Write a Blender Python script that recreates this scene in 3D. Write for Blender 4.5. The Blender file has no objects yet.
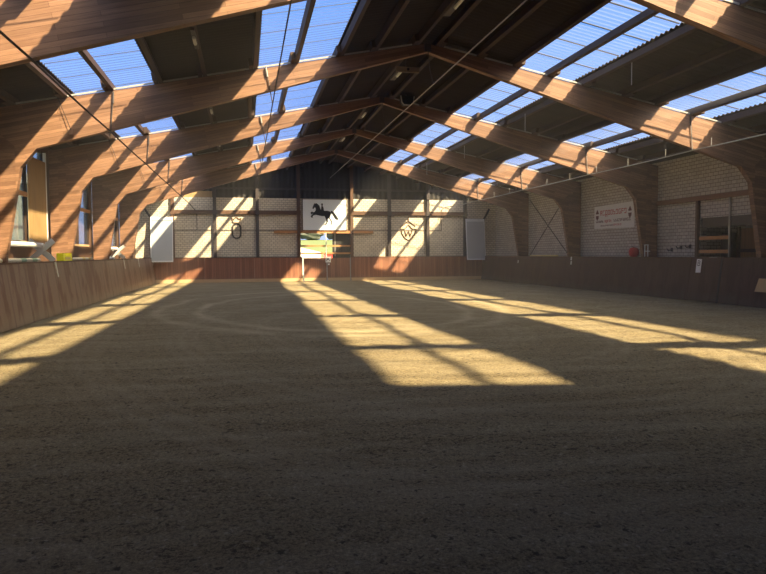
import bpy, bmesh, math, random
from mathutils import Vector, Matrix
random.seed(7)
C = bpy.context.scene.collection
S = bpy.context.scene
V = Vector
# ------------------------------------------------------------------ measures (metres)
YW = 40.35            # inner face of the far wall
YN = -2.5             # inner face of the near wall
XW = 11.0             # inner face of the side walls
FR = [5.13, 11.13, 17.13, 23.12, 29.15, 35.12]     # front faces of the arch frames
RS = 0.20             # roof slope
ZR = 7.39             # roof sheet height on the ridge
ZF = 7.16             # arch frame top on the ridge
def zs(x): return ZR - RS*abs(x)
def zf(x): return ZF - RS*abs(x)
ANG = math.atan(RS)

# ------------------------------------------------------------------ mesh builder
class MB:
    def __init__(s): s.v = []; s.f = []; s.uv = []
    def face(s, pts, uvs=None):
        b = len(s.v); s.v += [V(p) for p in pts]; s.f.append(list(range(b, b+len(pts)))); s.uv.append(uvs)
    def box(s, x0, x1, y0, y1, z0, z1):
        s.hexa([(x0,y0,z0),(x1,y0,z0),(x1,y1,z0),(x0,y1,z0),(x0,y0,z1),(x1,y0,z1),(x1,y1,z1),(x0,y1,z1)]); return s
    def hexa(s, p):
        b = len(s.v); s.v += [V(q) for q in p]
        for f in ((0,3,2,1),(4,5,6,7),(0,1,5,4),(1,2,6,5),(2,3,7,6),(3,0,4,7)):
            s.f.append([b+i for i in f]); s.uv.append(None)
        return s
    def obox(s, c, ax, ay, az):
        c, ax, ay, az = V(c), V(ax), V(ay), V(az)
        return s.hexa([c-ax-ay-az, c+ax-ay-az, c+ax+ay-az, c-ax+ay-az, c-ax-ay+az, c+ax-ay+az, c+ax+ay+az, c-ax+ay+az])
    def bar(s, p, q, w, h, up=(0,0,1)):
        p, q = V(p), V(q); d = (q-p); L = d.length; d.normalize()
        side = d.cross(V(up)); side.normalize(); u = side.cross(d)
        return s.obox((p+q)/2, d*L/2, side*w/2, u*h/2)
    def tube(s, pts, r, n=8, cap=True):
        pts = [V(p) for p in pts]; b = len(s.v); rings = []
        for i, p in enumerate(pts):
            d = (pts[min(i+1, len(pts)-1)] - pts[max(i-1, 0)]).normalized()
            a = d.cross(V((0,0,1)) if abs(d.z) < .95 else V((1,0,0))).normalized(); c = d.cross(a)
            rr = r[i] if isinstance(r, (list, tuple)) else r
            ring = []
            for k in range(n):
                t = 2*math.pi*k/n
                s.v.append(p + a*rr*math.cos(t) + c*rr*math.sin(t)); ring.append(len(s.v)-1)
            rings.append(ring)
        for A, B in zip(rings, rings[1:]):
            for k in range(n):
                s.f.append([A[k], A[(k+1) % n], B[(k+1) % n], B[k]]); s.uv.append(None)
        if cap:
            s.f.append(rings[0][::-1]); s.uv.append(None); s.f.append(rings[-1]); s.uv.append(None)
        return s
    def prism(s, poly, axis, a0, a1):
        """poly of 2-D points: axis 'y' -> (x,z), 'x' -> (y,z), 'z' -> (x,y)"""
        def P(p, a): return {'y': (p[0], a, p[1]), 'x': (a, p[0], p[1]), 'z': (p[0], p[1], a)}[axis]
        n = len(poly); b = len(s.v)
        s.v += [V(P(p, a0)) for p in poly] + [V(P(p, a1)) for p in poly]
        s.f.append([b+i for i in range(n)]); s.uv.append(None)
        s.f.append([b+n+i for i in range(n)][::-1]); s.uv.append(None)
        for i in range(n):
            j = (i+1) % n; s.f.append([b+i, b+n+i, b+n+j, b+j]); s.uv.append(None)
        return s
    def sphere(s, c, rx, ry, rz, nu=14, nv=9, jit=0):
        b = len(s.v); c = V(c)
        for i in range(nv+1):
            t = math.pi*i/nv
            for k in range(nu):
                a = 2*math.pi*k/nu; j = 1+jit*(random.random()-.5)
                s.v.append(c+V((rx*math.sin(t)*math.cos(a)*j, ry*math.sin(t)*math.sin(a)*j, rz*math.cos(t)*j)))
        for i in range(nv):
            for k in range(nu):
                s.f.append([b+i*nu+k, b+(i+1)*nu+k, b+(i+1)*nu+(k+1) % nu, b+i*nu+(k+1) % nu]); s.uv.append(None)
        return s
    def build(s, name, mat, parent=None, uvf=None, smooth=False, bevel=0, origin=None):
        if parent is not None:
            o0 = V(parent['_o'])
        elif origin is not None: o0 = V(origin)
        else:
            xs = [v.x for v in s.v]; ys = [v.y for v in s.v]; zz = [v.z for v in s.v]
            o0 = V(((min(xs)+max(xs))/2, (min(ys)+max(ys))/2, min(zz)))
        me = bpy.data.meshes.new(name)
        bm = bmesh.new(); uvl = bm.loops.layers.uv.new('UVMap')
        vs = [bm.verts.new(v-o0) for v in s.v]
        for idx, uv in zip(s.f, s.uv):
            try: f = bm.faces.new([vs[i] for i in idx])
            except ValueError: continue
            f.smooth = smooth
        bm.normal_update()
        bmesh.ops.remove_doubles(bm, verts=bm.verts, dist=1e-6)
        bmesh.ops.recalc_face_normals(bm, faces=bm.faces)
        big = [f for f in bm.faces if len(f.verts) > 4]
        if big: bmesh.ops.triangulate(bm, faces=big, ngon_method='EAR_CLIP')
        if bevel:
            bmesh.ops.bevel(bm, geom=list(bm.edges), offset=bevel, segments=1, affect='EDGES')
        bm.normal_update()
        for f in bm.faces:
            n = f.normal
            for l in f.loops:
                w = l.vert.co + o0
                if uvf: l[uvl].uv = uvf(w, n)
                elif abs(n.x) > .6: l[uvl].uv = (w.y, w.z)
                elif abs(n.y) > .6: l[uvl].uv = (w.x, w.z)
                else: l[uvl].uv = (w.x, w.y)
        bm.to_mesh(me); bm.free()
        me.materials.append(mat)
        o = bpy.data.objects.new(name, me); C.objects.link(o)
        if parent is not None:
            o.parent = parent
            o['_o'] = tuple(o0)
        else:
            o.location = o0; o['_o'] = tuple(o0)
        return o

def thing(name, label, cat, loc=(0,0,0), group=None, kind=None):
    o = bpy.data.objects.new(name, None); C.objects.link(o); o.location = loc
    o.empty_display_size = .2
    o['_o'] = tuple(loc); tag(o, label, cat, group, kind); return o
def tag(o, label, cat, group=None, kind=None):
    o['label'] = label; o['category'] = cat
    if group: o['group'] = group
    if kind: o['kind'] = kind
    return o
def struct(o, label, cat): return tag(o, label, cat, None, 'structure')

# ------------------------------------------------------------------ materials
class NT:
    def __init__(s, name):
        s.m = bpy.data.materials.new(name); s.m.use_nodes = True; s.t = s.m.node_tree; s.t.nodes.clear()
        s.out = s.t.nodes.new('ShaderNodeOutputMaterial')
    def n(s, typ, **kw):
        nd = s.t.nodes.new('ShaderNode'+typ)
        for k, v in kw.items():
            if k.startswith('_'): setattr(nd, k[1:], v)
            else:
                key = int(k[1:]) if k[0] == 'i' and k[1:].isdigit() else k.replace('__', ' ')
                s.set(nd.inputs[key], v)
        return nd
    def set(s, sock, v):
        if isinstance(v, bpy.types.NodeSocket): s.t.links.new(v, sock)
        elif isinstance(v, bpy.types.Node): s.t.links.new(v.outputs[0], sock)
        else: sock.default_value = v
    def uv(s, sx=1, sy=1, src='UV', rot=(0,0,0), sz=1):
        tc = s.n('TexCoord'); mp = s.n('Mapping', Vector=tc.outputs[src]); mp.inputs['Scale'].default_value = (sx, sy, sz)
        mp.inputs['Rotation'].default_value = rot; return mp.outputs[0]
    def noise(s, vec, scale, detail=3, rough=.6):
        return s.n('TexNoise', Vector=vec, Scale=scale, Detail=detail, Roughness=rough).outputs['Fac']
    def ramp(s, fac, *stops):
        r = s.n('ValToRGB', Fac=fac); el = r.color_ramp.elements
        while len(el) < len(stops): el.new(.5)
        for e, (p, c) in zip(el, stops): e.position = p; e.color = (*c, 1) if len(c) == 3 else c
        return r.outputs[0]
    def mix(s, fac, a, b, mode='MIX'):
        m = s.n('Mix', _data_type='RGBA', _blend_type=mode)
        s.set(m.inputs[0], fac)
        for i, v in ((6, a), (7, b)):
            if isinstance(v, tuple): v = (*v, 1) if len(v) == 3 else v
            s.set(m.inputs[i], v)
        return m.outputs[2]
    def math(s, op, a, b=None, c=None):
        m = s.n('Math', _operation=op); s.set(m.inputs[0], a)
        if b is not None: s.set(m.inputs[1], b)
        if c is not None: s.set(m.inputs[2], c)
        return m.outputs[0]
    def bsdf(s, col, rough=.7, bump=None, bstr=.3, bdist=.02, metal=0, spec=.3):
        p = s.n('BsdfPrincipled', Roughness=rough, Metallic=metal)
        p.inputs['Specular IOR Level'].default_value = spec
        s.set(p.inputs['Base Color'], (*col, 1) if isinstance(col, tuple) and len(col) == 3 else col)
        if bump is not None:
            b = s.n('Bump', Height=bump, Strength=bstr, Distance=bdist); s.set(p.inputs['Normal'], b)
        s.t.links.new(p.outputs[0], s.out.inputs[0]); return s.m

M = {}
def flat(name, col, rough=.6, var=.12, scale=6, metal=0, spec=.3):
    t = NT(name); n = t.noise(t.uv(src='Object'), scale, 4)
    c = t.mix(n, tuple(x*(1-var) for x in col), tuple(min(1, x*(1+var)) for x in col))
    M[name] = t.bsdf(c, rough, metal=metal, spec=spec); return M[name]

# sand of the riding floor ------------------------------------------------------
t = NT('riding_sand')
tc = t.n('TexCoord').outputs['Object']
sep = t.n('SeparateXYZ', Vector=tc)
X, Y = sep.outputs[0], sep.outputs[1]
warp = t.n('TexNoise', Vector=tc, Scale=.35, Detail=2)
wx = t.math('ADD', X, t.math('MULTIPLY', warp.outputs['Fac'], .9))
def ell(cx, cy, a, b):
    dx = t.math('DIVIDE', t.math('SUBTRACT', wx, cx+.45), a); dy = t.math('DIVIDE', t.math('SUBTRACT', Y, cy), b)
    return t.math('SQRT', t.math('ADD', t.math('MULTIPLY', dx, dx), t.math('MULTIPLY', dy, dy)))
e1 = ell(-2.2, 20.5, 3.9, 6.6)
def ring(e, r, w):
    d = t.math('ABSOLUTE', t.math('SUBTRACT', e, r))
    return t.math('SUBTRACT', 1, t.math('SMOOTH_MIN', t.math('DIVIDE', d, w), 1, .3))
e3 = ell(-2.2, 21.2, 5.1, 8.1)
rg = t.math('MAXIMUM', ring(e1, 1.0, .06), ring(e3, 1.0, .05))
ph = t.n('TexNoise', Vector=tc, Scale=.6, Detail=3)
rg = t.math('MULTIPLY', t.math('MAXIMUM', rg, 0), t.math('MULTIPLY', t.math('SUBTRACT', ph.outputs['Fac'], .18), 2.2))
e2 = ell(-1.0, 14.5, 7.2, 12.0)
har = t.math('SINE', t.math('MULTIPLY', e2, 190.0))
har2 = t.math('SINE', t.math('MULTIPLY', e2, 29.0))
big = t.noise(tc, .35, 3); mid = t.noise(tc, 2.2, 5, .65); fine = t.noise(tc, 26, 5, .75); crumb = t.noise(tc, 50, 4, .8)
st = t.n('Mapping', Vector=tc); st.inputs['Scale'].default_value = (.35, 2.6, 1)
streak = t.noise(st.outputs[0], 1.1, 4)
base = t.mix(t.math('MULTIPLY', t.math('ADD', mid, big), .5), (.30, .24, .135), (.42, .335, .195))
base = t.mix(t.ramp(fine, (.40, (0,0,0)), (.50, (1,1,1))), (.17, .132, .08), base)  # dark specks here and below: damp clumps plus crumb shadows painted into the colour
base = t.mix(t.ramp(streak, (.42, (0,0,0)), (.66, (.55,.55,.55))), base, (.50, .42, .27))
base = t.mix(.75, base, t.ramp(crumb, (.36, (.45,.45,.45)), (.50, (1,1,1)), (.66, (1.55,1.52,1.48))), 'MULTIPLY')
base = t.mix(t.math('MULTIPLY', t.math('ADD', har2, t.math('MULTIPLY', har, .5)), .20), base, (.50, .42, .28))
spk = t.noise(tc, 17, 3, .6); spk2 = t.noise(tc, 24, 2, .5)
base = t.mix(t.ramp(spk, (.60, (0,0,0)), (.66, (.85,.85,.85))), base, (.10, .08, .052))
base = t.mix(t.ramp(spk2, (.62, (0,0,0)), (.70, (.55,.55,.55))), base, (.62, .53, .37))
base = t.mix(t.math('MINIMUM', t.math('MULTIPLY', rg, .8), .75), base, (.60, .50, .32))
h = t.math('ADD', t.math('MULTIPLY', fine, 1.0), t.math('MULTIPLY', mid, .8))
h = t.math('ADD', h, t.math('MULTIPLY', crumb, .8))
h = t.math('ADD', h, t.math('MULTIPLY', har, t.math('MULTIPLY', t.ramp(ph.outputs['Fac'], (.42, (0,0,0)), (.6, (1,1,1))), .11)))
h = t.math('ADD', h, t.math('MULTIPLY', har2, .12))
h = t.math('SUBTRACT', h, t.math('MULTIPLY', rg, .5))
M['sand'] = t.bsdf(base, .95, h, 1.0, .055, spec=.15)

# glued laminated timber: uv = (along, across) ------------------------------------
t = NT('glulam_timber')
uv = t.uv()
br = t.n('TexBrick', Vector=uv, Color1=(.175,.094,.056,1), Color2=(.305,.172,.105,1), Mortar=(.10,.048,.026,1), Scale=1.0)
br.inputs['Mortar Size'].default_value = .0035; br.inputs['Brick Width'].default_value = 1.9; br.inputs['Row Height'].default_value = .085
br.inputs['Bias'].default_value = -.1; br.offset = .37; br.inputs['Mortar Smooth'].default_value = .3
g = t.noise(t.uv(1.2, 26), 1.6, 5, .7)
g2 = t.noise(t.uv(5, 70), 1.0, 3, .7)
c = t.mix(.85, br.outputs[0], t.ramp(g, (.25, (.5,.42,.36)), (.6, (1,1,1)), (.85, (1.2,1.15,1.05))), 'MULTIPLY')
c = t.mix(t.ramp(g2, (.66, (0,0,0)), (.76, (.65,.65,.65))), c, (.13, .055, .025))
M['glulam'] = t.bsdf(c, .55, g, .12, .01, spec=.3)

def bricks(name, c1, c2, mo, bw=.25, rh=.125, ms=.012):
    t = NT(name); uv = t.uv()
    b = t.n('TexBrick', Vector=uv, Color1=(*c1,1), Color2=(*c2,1), Mortar=(*mo,1), Scale=1.0)
    b.inputs['Mortar Size'].default_value = ms; b.inputs['Brick Width'].default_value = bw; b.inputs['Row Height'].default_value = rh
    b.inputs['Mortar Smooth'].default_value = .2
    n = t.noise(uv, .9, 4); n2 = t.noise(uv, 14, 3)
    c = t.mix(.6, b.outputs[0], t.ramp(n, (.2, (.72,.70,.68)), (.75, (1.08,1.06,1.02))), 'MULTIPLY')
    c = t.mix(.35, c, t.ramp(n2, (.2, (.75,.75,.75)), (.7, (1.1,1.1,1.1))), 'MULTIPLY')
    M[name] = t.bsdf(c, .9, t.math('MULTIPLY', b.outputs['Fac'], -1), .5, .012, spec=.15)
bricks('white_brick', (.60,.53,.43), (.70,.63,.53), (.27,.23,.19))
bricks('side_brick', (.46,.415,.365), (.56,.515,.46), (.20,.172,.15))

def boards(name, c1, c2, dark, w=.14, stain=None, dust=None, rough=.65, grain=18, gmix=.8):
    """upright boards: u picks the board, grain runs along v"""
    t = NT(name); uv = t.uv(); sp = t.n('SeparateXYZ', Vector=uv)
    q = t.math('DIVIDE', sp.outputs[0], w); fl = t.math('FLOOR', q); fr = t.math('FRACT', q)
    wn = t.n('TexWhiteNoise', _noise_dimensions='1D', W=fl)
    c = t.mix(wn.outputs['Value'], c1, c2)
    g = t.noise(t.uv(grain, .8), 1.0, 4, .7)
    c = t.mix(gmix, c, t.ramp(g, (.25, (.6,.58,.55)), (.7, (1.12,1.1,1.08))), 'MULTIPLY')
    if stain:
        sn = t.noise(t.uv(1.3, .42), 1.15, 4, .6)
        c = t.mix(t.ramp(sn, (.50, (0,0,0)), (.56, (.9,.9,.9))), c, stain)
    if dust:
        dn = t.math('ADD', t.math('MULTIPLY', sp.outputs[1], -1.6), t.math('ADD', t.noise(uv, 2.0, 4), .12))
        c = t.mix(t.math('MAXIMUM', t.math('MINIMUM', dn, .8), 0), c, dust)
    gap = t.math('LESS_THAN', t.math('ABSOLUTE', t.math('SUBTRACT', fr, .5)), .47)
    c = t.mix(gap, dark, c)
    M[name] = t.bsdf(c, rough, g, .2, .008, spec=.3)
boards('kick_red', (.20,.083,.047), (.31,.138,.08), (.08,.035,.022), .135, dust=(.25,.165,.11))
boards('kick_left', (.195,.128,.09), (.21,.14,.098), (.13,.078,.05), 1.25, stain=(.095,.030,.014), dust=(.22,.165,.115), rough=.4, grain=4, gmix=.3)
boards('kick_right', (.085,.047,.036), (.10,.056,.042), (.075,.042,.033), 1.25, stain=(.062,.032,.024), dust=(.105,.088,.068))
boards('stall_wood', (.36,.19,.09), (.44,.25,.12), (.12,.06,.03), .16)
boards('plywood', (.36,.235,.105), (.39,.26,.12), (.34,.22,.10), 1.3)
flat('dark_wood', (.10,.055,.035), .6, .25, 5)
flat('purlin_wood', (.042,.023,.014), .65, .25, 4)
flat('track_wood', (.20,.105,.065), .65, .2, 4)
flat('rail_wood', (.46,.22,.09), .55, .2, 5)
flat('pale_wood', (.52,.36,.20), .6, .15, 6)
flat('dull_board', (.22,.16,.095), .6, .15, 6)
flat('steel_dark', (.055,.045,.045), .45, .2, 5)
flat('steel_grey', (.30,.29,.28), .4, .1, 5, metal=.4)
flat('cable_black', (.018,.016,.018), .6, .1)
flat('pipe_grey', (.36,.35,.34), .45, .1)
flat('zinc', (.30,.29,.27), .5, .08)
flat('white_paint', (.78,.78,.77), .5, .05)
flat('cream_paint', (.74,.68,.52), .5, .1)
flat('sign_white', (.76,.80,.86), .45, .03, 3)
flat('sign_black', (.008,.009,.014), .5, .05)
flat('banner_white', (.66,.64,.62), .6, .05)
flat('banner_red', (.42,.06,.07), .6, .05)
flat('banner_dark', (.12,.045,.05), .6, .05)
flat('grey_panel', (.42,.44,.47), .3, .08, 3, spec=.5)
flat('pale_panel', (.44,.47,.52), .35, .05, 3, spec=.5)
flat('panel_frame', (.74,.75,.77), .4, .05)
flat('plank_grey', (.50,.50,.47), .7, .15, 9)
flat('lap_dark', (.03,.04,.07), .6, .1)
flat('tape_white', (.72,.73,.68), .6, .08)
flat('green_paint', (.30,.42,.28), .6, .15)
flat('yellow_plastic', (.97,.92,.02), .4, .03)
flat('yellow_paint', (.70,.57,.22), .5, .12, 9)
flat('red_plastic', (.52,.05,.05), .4, .1)
flat('ring_dark', (.035,.03,.032), .5, .1)
flat('brand_brown', (.17,.115,.075), .5, .1)
flat('lamp_white', (.75,.75,.72), .4, .05)
flat('barn_wall', (.16,.18,.16), .7, .1, 2)
flat('barn_roof', (.55,.56,.55), .6, .08)
flat('foliage', (.07,.085,.07), .9, .35, 2)
flat('wall_render', (.80,.79,.76), .7, .05)
t = NT('field_grass'); tc = t.uv(src='Object')
M['field'] = t.bsdf(t.mix(t.noise(tc, .09, 4), (.10,.155,.06), (.17,.205,.10)), .95, spec=.1)
# roof sheets
t = NT('roof_sheet'); tc = t.uv(src='Object'); n = t.noise(t.uv(.5, 5, 'Object'), 1.4, 4); n2 = t.noise(tc, .5, 3)
c = t.mix(n, (.024,.018,.013), (.058,.043,.031)); c = t.mix(.5, c, t.ramp(n2, (.3, (.7,.7,.7)), (.7, (1.1,1.1,1.1))), 'MULTIPLY')
M['roof'] = t.bsdf(c, .85, spec=.2)
t = NT('gable_sheet'); n = t.noise(t.uv(9, .6), 1.2, 3)
M['gable'] = t.bsdf(t.mix(n, (.018,.016,.015), (.036,.033,.03)), .5, spec=.3)
# translucent roof lights
t = NT('rooflight_sheet')
tr = t.n('BsdfTransparent', Color=(.80,.87,.95,1)); tl = t.n('BsdfTranslucent', Color=(.75,.83,.92,1)); gl = t.n('BsdfGlossy', Color=(.8,.85,.9,1), Roughness=.25)
sp = t.n('SeparateXYZ', Vector=t.n('TexCoord').outputs['UV'])
dirt = t.noise(t.uv(.35, 9), 1.3, 3)
mx = t.n('MixShader', Fac=t.math('ADD', .03, t.math('MULTIPLY', dirt, .07)), i1=tr.outputs[0], i2=tl.outputs[0])
lw = t.n('LayerWeight', Blend=.25)
mx2 = t.n('MixShader', Fac=t.math('MULTIPLY', lw.outputs['Facing'], .10), i1=mx.outputs[0], i2=gl.outputs[0])
t.t.links.new(mx2.outputs[0], t.out.inputs[0]); M['rooflight'] = t.m
t = NT('window_glass')
tr = t.n('BsdfTransparent', Color=(.84,.88,.92,1)); gl = t.n('BsdfGlossy', Color=(.9,.95,1,1), Roughness=.05); tl = t.n('BsdfTranslucent', Color=(.7,.75,.8,1))
m0 = t.n('MixShader', Fac=.06, i1=tr.outputs[0], i2=tl.outputs[0])
fr = t.n('Fresnel', IOR=1.35); m1 = t.n('MixShader', Fac=t.math('MULTIPLY', fr.outputs[0], .6), i1=m0.outputs[0], i2=gl.outputs[0])
t.t.links.new(m1.outputs[0], t.out.inputs[0]); M['glass'] = t.m
# dust in the air
t = NT('dusty_air'); vs = t.n('VolumeScatter', Color=(1,.97,.93,1), Density=.0022, Anisotropy=0.0)
t.t.links.new(vs.outputs[0], t.out.inputs['Volume']); M['haze'] = t.m

# ------------------------------------------------------------------ ground, walls, roof
import numpy as np
def vnoise(x, y, sc, seed):
    x = x*sc; y = y*sc; xi = np.floor(x).astype(int); yi = np.floor(y).astype(int); fx = x-xi; fy = y-yi
    fx = fx*fx*(3-2*fx); fy = fy*fy*(3-2*fy)
    T = np.random.RandomState(seed).rand(512, 512)
    g = lambda i, j: T[i % 512, j % 512]
    return (g(xi,yi)*(1-fx)+g(xi+1,yi)*fx)*(1-fy)+(g(xi,yi+1)*(1-fx)+g(xi+1,yi+1)*fx)*fy
def sand_floor():
    """raked, clumpy sand surface between the kickboards: finer grid where hooves and harrow marks read"""
    ys = [YN]; 
    while ys[-1] < YW+.3: ys.append(ys[-1]+(.10 if ys[-1] < .8 else max(.028, ys[-1]*.0055)))
    ys = np.array(ys); xs = np.linspace(-XW-.2, XW+.2, 560)
    X, Y = np.meshgrid(xs, ys); wx = X+.9*vnoise(X, Y, .35, 3)
    e2 = np.sqrt(((wx+1.0)/7.2)**2+((Y-14.5)/12.0)**2)
    patch = np.clip((vnoise(X, Y, .55, 5)-.35)*3, 0, 1)
    clump = vnoise(X, Y, 9, 1); clump = np.clip(clump-.45, 0, 1)**1.2
    Z = .018*clump+.020*np.clip(vnoise(X, Y, 17, 2)-.45, 0, 1)+.012*(vnoise(X, Y, 1.3, 4)-.5)
    Z += .010*np.sin(e2*150+2*vnoise(X, Y, .8, 9))*patch+.010*np.sin(e2*29+1.5*vnoise(X, Y, .5, 8))
    e1 = np.sqrt(((wx+1.75)/3.9)**2+((Y-20.5)/6.6)**2)
    e3 = np.sqrt(((wx+1.75)/5.1)**2+((Y-21.2)/8.1)**2)
    tr = np.maximum(np.exp(-((e1-1)/.05)**2), np.exp(-((e3-1)/.04)**2))
    Z = Z*(1-.75*tr)-.012*tr
    Z = np.where(np.abs(X) > 9.6, Z*.3-.004, Z)-.012
    n, m = X.shape
    co = np.stack([X, Y, Z], -1).reshape(-1, 3).astype(np.float32)
    i = np.arange((n-1)*(m-1)); r, c = i//(m-1), i % (m-1); q = r*m+c
    F = np.stack([q, q+1, q+m+1, q+m], -1).astype(np.int32)
    me = bpy.data.meshes.new('floor'); me.vertices.add(len(co)); me.vertices.foreach_set('co', co.ravel())
    me.loops.add(F.size); me.loops.foreach_set('vertex_index', F.ravel()); me.polygons.add(len(F)); me.polygons.foreach_set('loop_start', np.arange(0, F.size, 4, dtype=np.int32))
    me.update(calc_edges=True); me.validate()
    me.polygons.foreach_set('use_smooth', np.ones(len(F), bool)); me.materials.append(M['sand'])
    o = bpy.data.objects.new('floor', me); C.objects.link(o); return o
struct(sand_floor(), 'harrowed sand floor of the riding hall', 'floor')
b = MB(); b.box(-140, 140, -60, 62, -.35, -.08)
struct(b.build('ground_outside', M['field'], origin=(0,0,0)), 'green field around the riding hall', 'ground')
b = MB(); b.prism([(61,-.1),(61,0),(95,1.1),(150,3.8),(210,6.2),(210,-.1)], 'x', -30, 50)
struct(b.build('hill', M['field'], origin=(0,0,0)), 'yellow green hillside seen through the back gate opening', 'hill')

# far wall: white brick with the gate opening
GX0, GX1 = -1.5, 1.55
b = MB()
b.box(-XW-.24, GX0, YW, YW+.24, 0, 5.0); b.box(GX1, XW+.24, YW, YW+.24, 0, 5.0); b.box(GX0, GX1, YW, YW+.24, 2.93, 5.0)
struct(b.build('wall_back', M['white_brick'], origin=(0,0,0)), 'white brick back wall of the hall', 'wall')
# gable sheet: vertical corrugation
b = MB(); pts = []
x = -XW-.2
while x < XW+.2:
    pts.append(x); x += .05
prof = [YW+.06+.022*math.sin(2*math.pi*x/.30) for x in pts]
for i in range(len(pts)-1):
    b.face([(pts[i],prof[i],5.0),(pts[i+1],prof[i+1],5.0),(pts[i+1],prof[i+1],zs(pts[i+1])+.02),(pts[i],prof[i],zs(pts[i])+.02)])
b.box(-XW-.24, XW+.24, YW+.12, YW+.2, 5.0, 5.2)
b.prism([(-XW-.24,5.2),(XW+.24,5.2),(0,ZR)], 'y', YW+.14, YW+.2)
struct(b.build('wall_gable', M['gable'], origin=(0,0,0)), 'dark corrugated metal gable above the white brick back wall', 'wall')
b = MB(); b.box(-XW-.24, XW+.24, YN-.24, YN, 0, 5.15); b.prism([(-XW-.24,5.15),(XW+.24,5.15),(0,ZR)], 'y', YN-.24, YN)
struct(b.build('wall_front', M['dark_wood'], origin=(0,0,0)), 'near end wall behind the camera', 'wall')
# right wall
DY0, DY1 = 18.05, 20.72
b = MB(); b.box(XW, XW+.24, YN-.24, DY0, 0, 5.12); b.box(XW, XW+.24, DY1, YW+.24, 0, 5.12); b.box(XW, XW+.24, DY0, DY1, 2.83, 5.12)
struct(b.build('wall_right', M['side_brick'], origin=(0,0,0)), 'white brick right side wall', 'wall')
# left wall: low wall, head beam, piers between the windows
b = MB(); b.box(-XW-.22, -XW, YN-.24, YW+.24, 0, 1.98); b.box(-XW-.22, -XW, YN-.24, YW+.24, 4.92, 5.12)
for y in FR[2:]+[YW+.1]: b.box(-XW-.22, -XW, y-.14, y+.34, 1.98, 4.92)
b.box(-XW-.22, -XW, YN-.24, FR[2]-.14, 1.98, 4.92)
struct(b.build('wall_left', M['dark_wood'], origin=(0,0,0)), 'dark timber left side wall below and between the windows', 'wall')

# room behind the opening in the right wall
b = MB(); b.box(XW+.24, XW+2.7, DY0-1.6, DY1+.3, 2.95, 3.05); b.box(XW+2.6, XW+2.7, DY0-1.6, DY1+.3, 0, 2.95)
b.box(XW+.24, XW+2.7, DY0-1.7, DY0-1.6, 0, 3.05); b.box(XW+.24, XW+2.7, DY1+.9, DY1+1.0, 0, 3.05); b.box(XW+2.6, XW+2.7, DY1+.3, DY1+1.0, 0, 3.05)
b.box(XW+.24, XW+2.7, DY1+.3, DY1+.9, 2.95, 3.05); b.box(XW+.24, XW+2.7, DY0-1.6, DY1+.95, -.05, 0)
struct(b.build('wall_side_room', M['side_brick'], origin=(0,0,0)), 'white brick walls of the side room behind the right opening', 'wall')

# roof: corrugated opaque sheets in bands and roof light bands
BANDS = [(2.58, 4.40), (6.93, 8.86)]      # right slope
BL = [(2.42, 4.38), (6.93, 8.86)]         # left slope
END = [39.0, 39.85]
SKY0 = 1.45; SKY1 = 39.0
WAVE = .177
def corr(b, x0, x1, y0, y1, dz=0):
    n = max(6, int((y1-y0)/WAVE*8)); s = 1 if x0+x1 > 0 else -1
    off = zs(x0)+dz
    for i in range(n):
        ya, yb = y0+(y1-y0)*i/n, y0+(y1-y0)*(i+1)/n
        wa, wb = .026*math.sin(2*math.pi*ya/WAVE), .026*math.sin(2*math.pi*yb/WAVE)
        b.face([(x0,ya,zs(x0)+wa+dz),(x1,ya,zs(x1)+wa+dz),(x1,yb,zs(x1)+wb+dz),(x0,yb,zs(x0)+wb+dz)])
for s, nm in ((-1, 'left'), (1, 'right')):
    b = MB()
    BB = BANDS if s > 0 else BL
    for x0, x1 in ((0, BB[0][0]), (BB[0][1], BB[1][0]), (BB[1][1], XW+.5)):
        corr(b, s*x0, s*x1, YN-.3, YW+.5)
    for (x0, x1), ye in zip(BB, END): corr(b, s*x0, s*x1, YN-.3, SKY0); corr(b, s*x0, s*x1, ye, YW+.5)
    o = b.build('ceiling', M['roof'], origin=(0,0,0)); struct(o, 'dark corrugated roof sheets of the %s roof slope' % nm, 'roof')
b = MB(); b.prism([(-.35,zs(.35)+.06),(0,ZR+.09),(.35,zs(.35)+.06),(.35,zs(.35)+.03),(0,ZR+.03),(-.35,zs(.35)+.03)], 'y', YN-.3, YW+.5)
struct(b.build('trim_ridge', M['roof'], origin=(0,0,0)), 'dark ridge capping under the roof apex', 'trim')

ORD = ['first','second','third','fourth','fifth','sixth','seventh','eighth','ninth','tenth']
EDG = [SKY0]+FR+[SKY1]
BAYW = ['in the bay over the camera', 'in the second bay from the camera', 'between first and second visible arch frames', 'between second and third visible arch frames',
        'between third and fourth visible arch frames', 'between fourth and fifth visible arch frames', 'between last arch frame and back wall']
BAYN = BAYW
wi = 0
for s, nm in ((-1, 'left'), (1, 'right')):
    for bi, (x0, x1) in enumerate(BANDS if s > 0 else BL):
        for k in range(len(EDG)-1):
            y0, y1 = EDG[k], (EDG[k+1] if k < len(EDG)-2 else END[bi])
            wi += 1
            xm = (x0+x1)/2
            w = thing('window_%d' % wi, '%s roof light of the %s slope, %s' % (['ridge-side', 'eaves-side'][bi], nm, BAYN[k]), 'roof light',
                      (s*xm, (y0+y1)/2, zs(xm)), 'translucent roof lights', 'structure')
            for xa, xb in ((x0, xm), (xm, x1)):
                b = MB(); corr(b, s*xa, s*xb, y0, y1); b.build('pane', M['rooflight'], w)
            b = MB()
            yy = y0+.55
            while yy < y1-.1:
                b.bar((s*x0, yy, zs(x0)+.02), (s*x1, yy, zs(x1)+.02), (.05 if s > 0 else .012), .012); yy += 1.18
            b.build('lap_joint', M['lap_dark'], w)

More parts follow.
